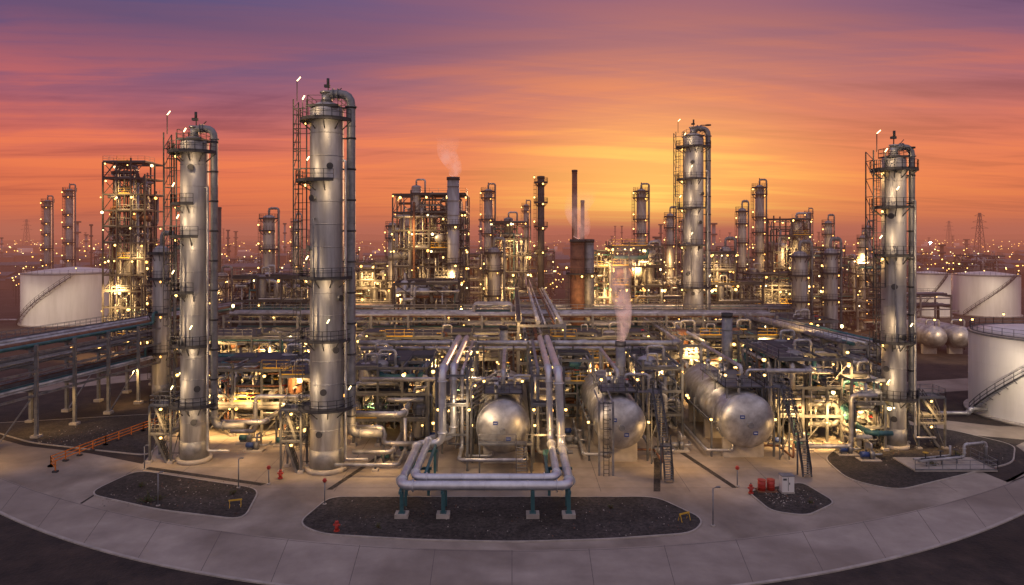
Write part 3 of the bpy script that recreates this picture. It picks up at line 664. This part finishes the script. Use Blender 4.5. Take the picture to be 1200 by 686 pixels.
# ------------------------------------------------------------------ small foreground items
def pole(x,y,h,lampy=True,m='galv',head=None):
    mb=MB(); mb.cyl((0,0,0),(0,0,h),.06,m,seg=8); mb.cyl((0,0,0),(0,0,.15),.2,'kerb',seg=10)
    if lampy: mb.beam((0,0,h),(.4,-.2,h+.2),.06,m); mb.box(.25,-.3,h+.14,.6,-.08,h+.22,m)
    if head: mb.cyl((0,0,h),(0,0,h+.35),.15,head,seg=10); mb.cyl((-.2,0,h+.15),(.2,0,h+.15),.08,head,seg=8)
    mb.obj('lamp_post' if lampy else 'hydrant_post',(x,y,0))
for x,y,h in((-40.6,75.4,2.6),(-28,69.9,3),(17.9,60.8,3.4),(-33.8,65.2,3.2)): pole(x,y,h)
for x,y,h in((-18,65.6,2.2),(-25.3,71,1.6),(23.2,70.3,1.8)): pole(x,y,h,False,'galv','red')
def hydrant(x,y):
    mb=MB(); mb.cyl((0,0,0),(0,0,.12),.26,'red',seg=14); mb.cyl((0,0,.1),(0,0,.75),.16,'red',seg=14); mb.sweep([(0,0,.75),(0,0,.88),(0,0,.95)],[.19,.14,.03],'red',14)
    mb.cyl((-.3,0,.55),(.3,0,.55),.09,'red',seg=10); mb.cyl((0,-.3,.45),(0,0,.45),.11,'red',seg=10); mb.cyl((0,0,.9),(0,0,1.05),.05,'dark',seg=6); mb.obj('fire_hydrant',(x,y,.1))
hydrant(-15.3,59.6); hydrant(23.9,68.3); hydrant(-24.6,72.5)
mb=MB()
for x,y in((0,0),(.95,.1)):
    mb.cyl((x,y,.1),(x,y,1.1),.38,'red',seg=16)
    for z in(.4,.75,1.1): mb.cyl((x,y,z),(x,y,z+.05),.41,'red',seg=16)
mb.box(-.5,-.5,0,1.5,.6,.1,'rust'); mb.obj('red_barrels',(25.2,68.9,.11))
mb=MB(); mb.box(-.6,-.4,.15,.6,.4,1.7,'white'); mb.box(-.66,-.46,1.7,.66,.46,1.78,'galv'); mb.box(-.02,-.42,.25,.02,-.4,1.6,'dark'); mb.box(.1,-.44,.9,.16,-.4,1.1,'dark'); mb.box(-.65,-.45,0,.65,.45,.15,'kerb'); mb.box(-.5,-.41,1.3,-.15,-.4,1.5,'steel'); mb.obj('electrical_cabinet',(27.6,68.6,.11))
def skid(x,y,seed):
    q=random.Random(seed); mb=MB(); mb.box(-1.2,-.7,0,1.2,.7,.18,'kerb'); mb.cyl((-.9,0,.7),(0,0,.7),.32,q.choice(['teal','blue','galv']),seg=14); mb.cyl((.1,0,.7),(.6,0,.7),.4,'galv',seg=14); mb.cyl((0,0,.7),(.15,0,.7),.12,'dark',seg=8)
    mb.box(-.8,-.25,.18,-.1,.25,.42,'steel'); mb.box(.15,-.25,.18,.55,.25,.35,'steel'); mb.pipe([(.35,0,1),(.35,0,1.9),(.35,1.4,1.9),(.35,1.4,.2)],.12,'silver'); mb.pipe([(.6,0,.7),(1.6,0,.7),(1.6,1.4,.7)],.12,'silver'); mb.obj('pump_skid',(x,y,.02))
for i,(x,y) in enumerate([(-31,82),(-28,84),(-33,85),(-14,78),(-12.5,81.5),(17.5,80),(20,82),(33,84),(35,82.5),(-9.5,86),(7.5,84),(7.6,88),(39.5,80.5),(41,78.5)]): skid(x,y,i)
mb=MB(); pts=[(-49.9,74.6),(-51.6,76.4),(-50,84),(-48.6,90),(-47.2,96)]
for i in range(len(pts)-1):
    a=V(*pts[i],.13);b=V(*pts[i+1],.13);n=max(1,round((b-a).length/1.8))
    for z in(.35,.7,1.05): mb.beam(a+V(0,0,z),b+V(0,0,z),.06,'orange',.1)
    for k in range(n+1): c=a.lerp(b,k/n); mb.beam(c,c+V(0,0,1.1),.1,'orange'); mb.box(c.x-.25,c.y-.2,.0,c.x+.25,c.y+.2,.2,'dark')
mb.obj('safety_barrier')
def trestle(x,y,rz):
    mb=MB()
    for s in(-.5,.5): mb.beam((s,-.25,0),(s,0,.7),.05,'yellow'); mb.beam((s,.25,0),(s,0,.7),.05,'yellow')
    mb.beam((-.6,0,.65),(.6,0,.65),.05,'yellow',.14); mb.beam((-.6,-.02,.4),(.6,-.02,.4),.04,'dark',.1); o=mb.obj('barricade',(x,y,.11)); o.rotation_euler[2]=rz
trestle(15.6,61.8,.5); trestle(-26.3,64.9,.3)
def shrub(x,y,s,seed):
    q=random.Random(seed); mb=MB()
    for i in range(9):
        a=q.uniform(0,6.28);e=q.uniform(.4,1.3);tip=V(math.cos(a)*math.cos(e),math.sin(a)*math.cos(e),math.sin(e))*s*q.uniform(.6,1); mb.sweep([(0,0,0),tip*.5+V(0,0,.05),tip],[.03,.02,.008],'rust',4)
        for k in range(26):
            c=tip*q.uniform(.35,1.05)+V(q.gauss(0,.1),q.gauss(0,.1),q.gauss(0,.08))*s; u=V(q.gauss(0,1),q.gauss(0,1),q.gauss(0,1)).normalized()*.07*s; w=V(q.gauss(0,1),q.gauss(0,1),q.gauss(0,1)).normalized()*.05*s
            mb.add([c-u,c+w,c+u,c-w],[(0,1,2,3)],'leaf')
    mb.obj('shrub',(x,y,.1))
for i,(x,y,s) in enumerate([(-35.3,66,1.0),(-34.4,66.4,.7),(-27.8,68,.6),(-38,70,.6),(-11.8,60.2,.5),(9.3,64.5,.5),(28.8,65.8,.5),(47,76,.8),(52,80,.7)]): shrub(x,y,s,i)
mb=MB(); q=random.Random(77)
for i in range(1500):
    w=q.choice([(-40,-26,65,72),(-16,15,58.5,66.5),(25,30,65,70),(40,58,76,88),(-30,30,44,48.5),(-60,-50,84,92)]); x=q.uniform(w[0],w[1]);y=q.uniform(w[2],w[3]); s=q.uniform(.03,.09)
    if w[2]==44: y=min(y,near(x)-.8)
    c=V(x,y,.11 if w[2]!=44 else .01); vs=[c+V(q.uniform(-1,-.4)*s,q.uniform(-1,-.4)*s,0),c+V(q.uniform(.4,1)*s,q.uniform(-1,-.4)*s,0),c+V(q.uniform(.4,1)*s,q.uniform(.4,1)*s,0),c+V(q.uniform(-1,-.4)*s,q.uniform(.4,1)*s,0),c+V(0,0,s*.9)]
    mb.add(vs,[(0,1,4),(1,2,4),(2,3,4),(3,0,4)],q.choice(['kerb','joint','rust','joint']))
mb.obj('loose_stones')
mb=MB()
mb.pipe([(-18,77,4.2),(-14.5,77,4.2),(-14.5,77,2.4),(-10.8,77,2.4)],.3,'silver',12)
mb.pipe([(-18,79,5.2),(-12.6,79,5.2),(-12.6,84,5.2)],.36,'silver',12)
mb.pipe([(-19,73.2,1.3),(-12.2,73.2,1.3),(-12.2,78,1.3),(-12.2,78,5)],.2,'silver',10)
mb.pipe([(-17.5,75,2.1),(-13.2,75,2.1),(-13.2,84,2.1)],.25,'silver',10)
mb.pipe([(-34,80,4),(-29,80,4),(-29,88,4)],.3,'silver',12); mb.pipe([(-34,82.5,2.2),(-31,82.5,2.2),(-31,82.5,6.4),(-23,82.5,6.4),(-23,88,6.4)],.26,'silver',12)
mb.pipe([(-18,82,8.6),(-3,82,8.6),(7,82,8.6)],.28,'silver',12); mb.pipe([(-22,98,10.4),(24,98,10.4),(24,105,10.4)],.4,'silver',12); mb.pipe([(-22,99.4,9.4),(24,99.4,9.4)],.3,'silver',12)
mb.pipe([(30.5,82,9.6),(36,82,9.6),(36,90,9.6)],.3,'silver',12); mb.pipe([(43,80.5,7),(40,80.5,7),(40,80.5,1),(34,80.5,1)],.26,'silver',12); mb.pipe([(44,79,3),(41.5,79,3),(41.5,88,3)],.3,'teal',12)
for x,y,z in((-14.5,77,4.2),(-11,77,2.2),(-12.6,81,5),(-29,84,4),(-27,82.5,6.2),(-23,86,6.2),(36,86,9.4),(-10,82,8.4),(1,82,8.4),(-15,75,2),(34.5,80.5,.9),(41.5,84,2.8)): mb.beam((x,y,0),(x,y,z),.2,'steel'); mb.box(x-.35,y-.35,0,x+.35,y+.35,.25,'kerb')
for i in range(10):
    x=-17+i*4.3; mb.beam((x,98.6,0),(x,98.6,10),.24,'steel'); mb.beam((x,97.5,9.0),(x,100,9.0),.2,'steel')
mb.obj('pipe_run')
plight(-15,73,6,420); plight(-30,77,7,480); plight(19,75,6,380); plight(38,77,7,420)
for x,y in((-31,73.5),(-14,70),(7.8,71.5),(20,72.5),(33,76)): plight(x,y,6.5,270,d=(0,.25,-1))
mb=MB(); mb.pipe([(0,0,.8),(6,1.5,.8),(6,1.5,2.2),(9,2.3,2.2),(9,2.3,.4)],.16,'silver'); mb.pipe([(0,1,.7),(5,2.4,.7),(5,2.4,1.8)],.12,'silver'); mb.box(-1,-1,0,8,3.4,.15,'kerb')
for x in(1,3,5): mb.valve((x,.2+x*.25,.8),.2,(1,0.2,0)); mb.beam((x,.25*x,.1),(x,.25*x,.8),.12,'steel')
mb.rail([(-1,-1,.15),(8,-1,.15),(8,3.4,.15)],'galv'); mb.obj('valve_manifold',(45,75.5,.11))

# ------------------------------------------------------------------ steam
def volume_obj(name,mb,loc):
    me=mb.mesh(name); me.materials.clear(); m,nt,out=newmat(name); me.materials.append(m); inst(me,name,loc); return m,nt,out
def steam(name,x,y,z,h,r0,r1,dens,em=.30,lean=.05):
    mb=MB(); n=14; mb.sweep([(lean*h*(k/n)**1.5+ .2*r1*math.sin(k*.6),0,h*k/n) for k in range(n+1)],[r0+(r1-r0)*(k/n)**.7 for k in range(n+1)],'clad',20)
    m,nt,out=volume_obj(name,mb,(x,y,z)); N=nt.nodes;L=nt.links
    vol=N.new('ShaderNodeVolumePrincipled'); vol.inputs['Color'].default_value=(1,.86,.84,1); vol.inputs['Anisotropy'].default_value=.2
    tc=N.new('ShaderNodeTexCoord'); no=N.new('ShaderNodeTexNoise'); no.inputs['Scale'].default_value=1.2/r1; no.inputs['Detail'].default_value=5; no.inputs['Distortion'].default_value=.8
    L.new(tc.outputs['Object'],no.inputs['Vector']); mr=N.new('ShaderNodeMapRange'); mr.inputs['From Min'].default_value=.36; mr.inputs['From Max'].default_value=.72; mr.inputs['To Min'].default_value=0.0; mr.inputs['To Max'].default_value=dens
    L.new(no.outputs['Fac'],mr.inputs['Value']); sp=N.new('ShaderNodeSeparateXYZ'); L.new(tc.outputs['Object'],sp.inputs[0])
    fz=N.new('ShaderNodeMapRange'); fz.interpolation_type='SMOOTHSTEP'; fz.inputs['From Min'].default_value=0; fz.inputs['From Max'].default_value=h; fz.inputs['To Min'].default_value=1; fz.inputs['To Max'].default_value=0
    L.new(sp.outputs['Z'],fz.inputs['Value']); mu=N.new('ShaderNodeMath'); mu.operation='MULTIPLY'; L.new(mr.outputs[0],mu.inputs[0]); L.new(fz.outputs[0],mu.inputs[1]); L.new(mu.outputs[0],vol.inputs['Density']); L.new(vol.outputs[0],out.inputs['Volume'])
    me=N.new('ShaderNodeMath'); me.operation='MULTIPLY'; me.inputs[1].default_value=em; L.new(mu.outputs[0],me.inputs[0]); L.new(me.outputs[0],vol.inputs['Emission Strength']); vol.inputs['Emission Color'].default_value=(1,.56,.48,1)  # pinkish self-glow stands in for sunlight coming through the steam
steam('steam_plume',14.0,88,12.25,14,.55,1.9,1.3,.34)
steam('steam_plume',-12.3,143,38.1,9,1.0,2.6,.45,.5,lean=-.2)
steam('steam_plume',13.6,140,25.1,11,1.2,3.2,.35,.5)
plight(13,84,12,500,(1,.7,.55),.4,(.15,.5,.9))  # unseen spot added to brighten the plume
mb=MB(); mb.box(-4000,104,-2,4000,5100,62,'clad')
m,nt,out=volume_obj('emissive_haze',mb,(0,0,0)); N=nt.nodes;L=nt.links
SIG=.0009
ab=N.new('ShaderNodeVolumeAbsorption'); ab.inputs['Color'].default_value=(0,0,0,1); ab.inputs['Density'].default_value=SIG
em=N.new('ShaderNodeEmission'); hc=lin(182,106,86); em.inputs[0].default_value=hc; em.inputs[1].default_value=SIG  # haze colour is emitted by the volume in place of scattered light
ad=N.new('ShaderNodeAddShader'); L.new(ab.outputs[0],ad.inputs[0]); L.new(em.outputs[0],ad.inputs[1]); L.new(ad.outputs[0],out.inputs['Volume'])

# ------------------------------------------------------------------ lights
for i,(x,y,z,e,c,r,d) in enumerate(LIGHTS):
    l=bpy.data.lights.new('fill_spot','SPOT'); l.energy=e; l.color=c; l.shadow_soft_size=r; l.spot_size=math.radians(150); l.spot_blend=.6  # added warm fill for the structures, aimed away from the camera to stay unseen
    o=bpy.data.objects.new('fill_spot',l); o.location=(x,y,z); o.rotation_euler=(-Vector(d)).to_track_quat('Z','Y').to_euler(); bpy.context.collection.objects.link(o)
sun=bpy.data.lights.new('sun','SUN'); sun.energy=1.4; sun.angle=math.radians(.5); sun.color=(1,.5,.24)
so=bpy.data.objects.new('sun',sun); bpy.context.collection.objects.link(so)
saz=math.atan(.206); sel=math.radians(4)
sd=V(math.sin(saz)*math.cos(sel),math.cos(saz)*math.cos(sel),math.sin(sel)); so.rotation_euler=sd.to_track_quat('Z','Y').to_euler()

# ------------------------------------------------------------------ sky
w=bpy.data.worlds.new('World'); bpy.context.scene.world=w; w.use_nodes=True; nt=w.node_tree; nt.nodes.clear(); N=nt.nodes;L=nt.links
out=N.new('ShaderNodeOutputWorld'); bg=N.new('ShaderNodeBackground'); L.new(bg.outputs[0],out.inputs[0])
tc=N.new('ShaderNodeTexCoord'); sp=N.new('ShaderNodeSeparateXYZ'); L.new(tc.outputs['Generated'],sp.inputs[0])
def M(op,a,b=None,c=None,clamp=False):
    n=N.new('ShaderNodeMath'); n.operation=op; n.use_clamp=clamp
    for i,x in enumerate((a,b,c)):
        if x is None: continue
        if isinstance(x,(int,float)): n.inputs[i].default_value=x
        else: L.new(x,n.inputs[i])
    return n.outputs[0]
def ramp(fac,st,interp='EASE'):
    r=N.new('ShaderNodeValToRGB'); cr=r.color_ramp; cr.interpolation=interp
    while len(cr.elements)<len(st): cr.elements.new(.5)
    for e,(p,c) in zip(cr.elements,st): e.position=p; e.color=c
    L.new(fac,r.inputs[0]); return r.outputs[0]
def mix(f,a,b,mode='MIX'):
    n=N.new('ShaderNodeMix'); n.data_type='RGBA'; n.blend_type=mode
    if isinstance(f,(int,float)): n.inputs[0].default_value=f
    else: L.new(f,n.inputs[0])
    for i,x in((6,a),(7,b)):
        if isinstance(x,tuple): n.inputs[i].default_value=x
        else: L.new(x,n.inputs[i])
    return n.outputs[2]
X,Y,Z=sp.outputs[0],sp.outputs[1],sp.outputs[2]
base=ramp(Z,[(0,lin(206,92,66)),(.03,lin(230,104,60)),(.08,lin(234,110,70)),(.125,lin(206,96,86)),(.17,lin(156,82,104)),(.215,lin(104,74,116)),(.265,lin(72,68,116)),(.42,lin(86,82,130)),(1,lin(178,168,190))],'LINEAR')
zz=M('ADD',M('MAXIMUM',Z,0.0),.06)
cx=M('DIVIDE',X,zz); cy=M('DIVIDE',Y,zz)
def clouds(ax,ay,skew,scale,det,dist,off):
    cmb=N.new('ShaderNodeCombineXYZ'); L.new(M('MULTIPLY',cx,ax),cmb.inputs[0]); L.new(M('ADD',M('MULTIPLY',cy,ay),M('MULTIPLY',cx,skew)),cmb.inputs[1]); cmb.inputs[2].default_value=off
    no=N.new('ShaderNodeTexNoise'); no.inputs['Scale'].default_value=scale; no.inputs['Detail'].default_value=det; no.inputs['Roughness'].default_value=.6; no.inputs['Distortion'].default_value=dist; L.new(cmb.outputs[0],no.inputs['Vector'])
    return no.outputs['Fac']
nA=clouds(.30,1.0,.22,.8,10,.7,0); nB=clouds(.2,1.5,-.3,1.3,10,.5,3.7)
nn=M('ADD',M('MULTIPLY',nA,.55),M('MULTIPLY',nB,.45))
cl=ramp(nn,[(.47,(0,0,0,1)),(.60,(1,1,1,1))],'EASE')
cl2=ramp(nn,[(.38,(1,1,1,1)),(.49,(0,0,0,1))],'EASE')
dx=M('SUBTRACT',X,sd.x); dzr=M('SUBTRACT',Z,.05); dz=M('MULTIPLY',dzr,2.0); dy=M('MULTIPLY',M('SUBTRACT',Y,sd.y),.6)
d=M('SQRT',M('ADD',M('ADD',M('MULTIPLY',dx,dx),M('MULTIPLY',dz,dz)),M('MULTIPLY',dy,dy)))
dzw=M('MULTIPLY',dzr,1.35)
d0=M('SQRT',M('ADD',M('ADD',M('MULTIPLY',dx,dx),M('MULTIPLY',dzw,dzw)),M('MULTIPLY',dy,dy)))
g0=M('POWER',M('SUBTRACT',1.0,M('DIVIDE',d0,.78),clamp=True),1.4)
g1=M('POWER',M('SUBTRACT',1.0,M('DIVIDE',d,.60),clamp=True),1.35)
g2=M('POWER',M('SUBTRACT',1.0,M('DIVIDE',d,.31),clamp=True),1.4)
cloudcol=ramp(Z,[(0,lin(240,112,52)),(.1,lin(248,122,72)),(.16,lin(222,102,86)),(.215,lin(160,84,100)),(.27,lin(104,72,108)),(.5,lin(106,90,128)),(1,lin(178,168,186))],'LINEAR')
c=mix(M('MULTIPLY',cl,.9),base,cloudcol)
c=mix(M('MULTIPLY',g0,.52),c,lin(230,104,80))
c=mix(M('MULTIPLY',cl2,.75),c,mix(1.0,c,lin(196,172,210),'MULTIPLY'))
c=mix(M('MULTIPLY',g1,M('ADD',.55,M('MULTIPLY',cl,.42))),c,lin(255,154,56))
c=mix(M('MULTIPLY',g2,M('ADD',.5,M('MULTIPLY',cl,.6)),clamp=True),c,lin(255,226,104))
back=ramp(Z,[(0,lin(184,154,148)),(.25,lin(184,166,170)),(1,lin(178,168,190))],'LINEAR')
fb=N.new('ShaderNodeMapRange'); fb.interpolation_type='SMOOTHSTEP'; fb.inputs['From Min'].default_value=.35; fb.inputs['From Max'].default_value=-.35; L.new(Y,fb.inputs['Value'])
c=mix(fb.outputs[0],c,back)
sky=N.new('ShaderNodeTexSky'); sky.sky_type='NISHITA'; sky.sun_disc=False; sky.sun_elevation=sel; sky.sun_rotation=saz
sk=mix(1.0,sky.outputs[0],(.010,.010,.010,1),'MULTIPLY')
c=mix(1.0,c,sk,'ADD')
L.new(c,bg.inputs[0]); bg.inputs[1].default_value=1.0

# ------------------------------------------------------------------ camera
cam=bpy.data.cameras.new('camera'); co=bpy.data.objects.new('camera',cam); bpy.context.collection.objects.link(co)
co.location=(0,0,26); co.rotation_euler=(pi/2,0,0); cam.lens=24; cam.sensor_width=36; cam.shift_y=-.0567; cam.clip_end=20000; cam.clip_start=.5
sc=bpy.context.scene; sc.camera=co
sc.view_settings.view_transform='Standard'; sc.view_settings.look='None'; sc.view_settings.exposure=0
print('faces',sum(len(o.data.polygons) for o in bpy.data.objects if o.type=='MESH'),'lights',len(LIGHTS))
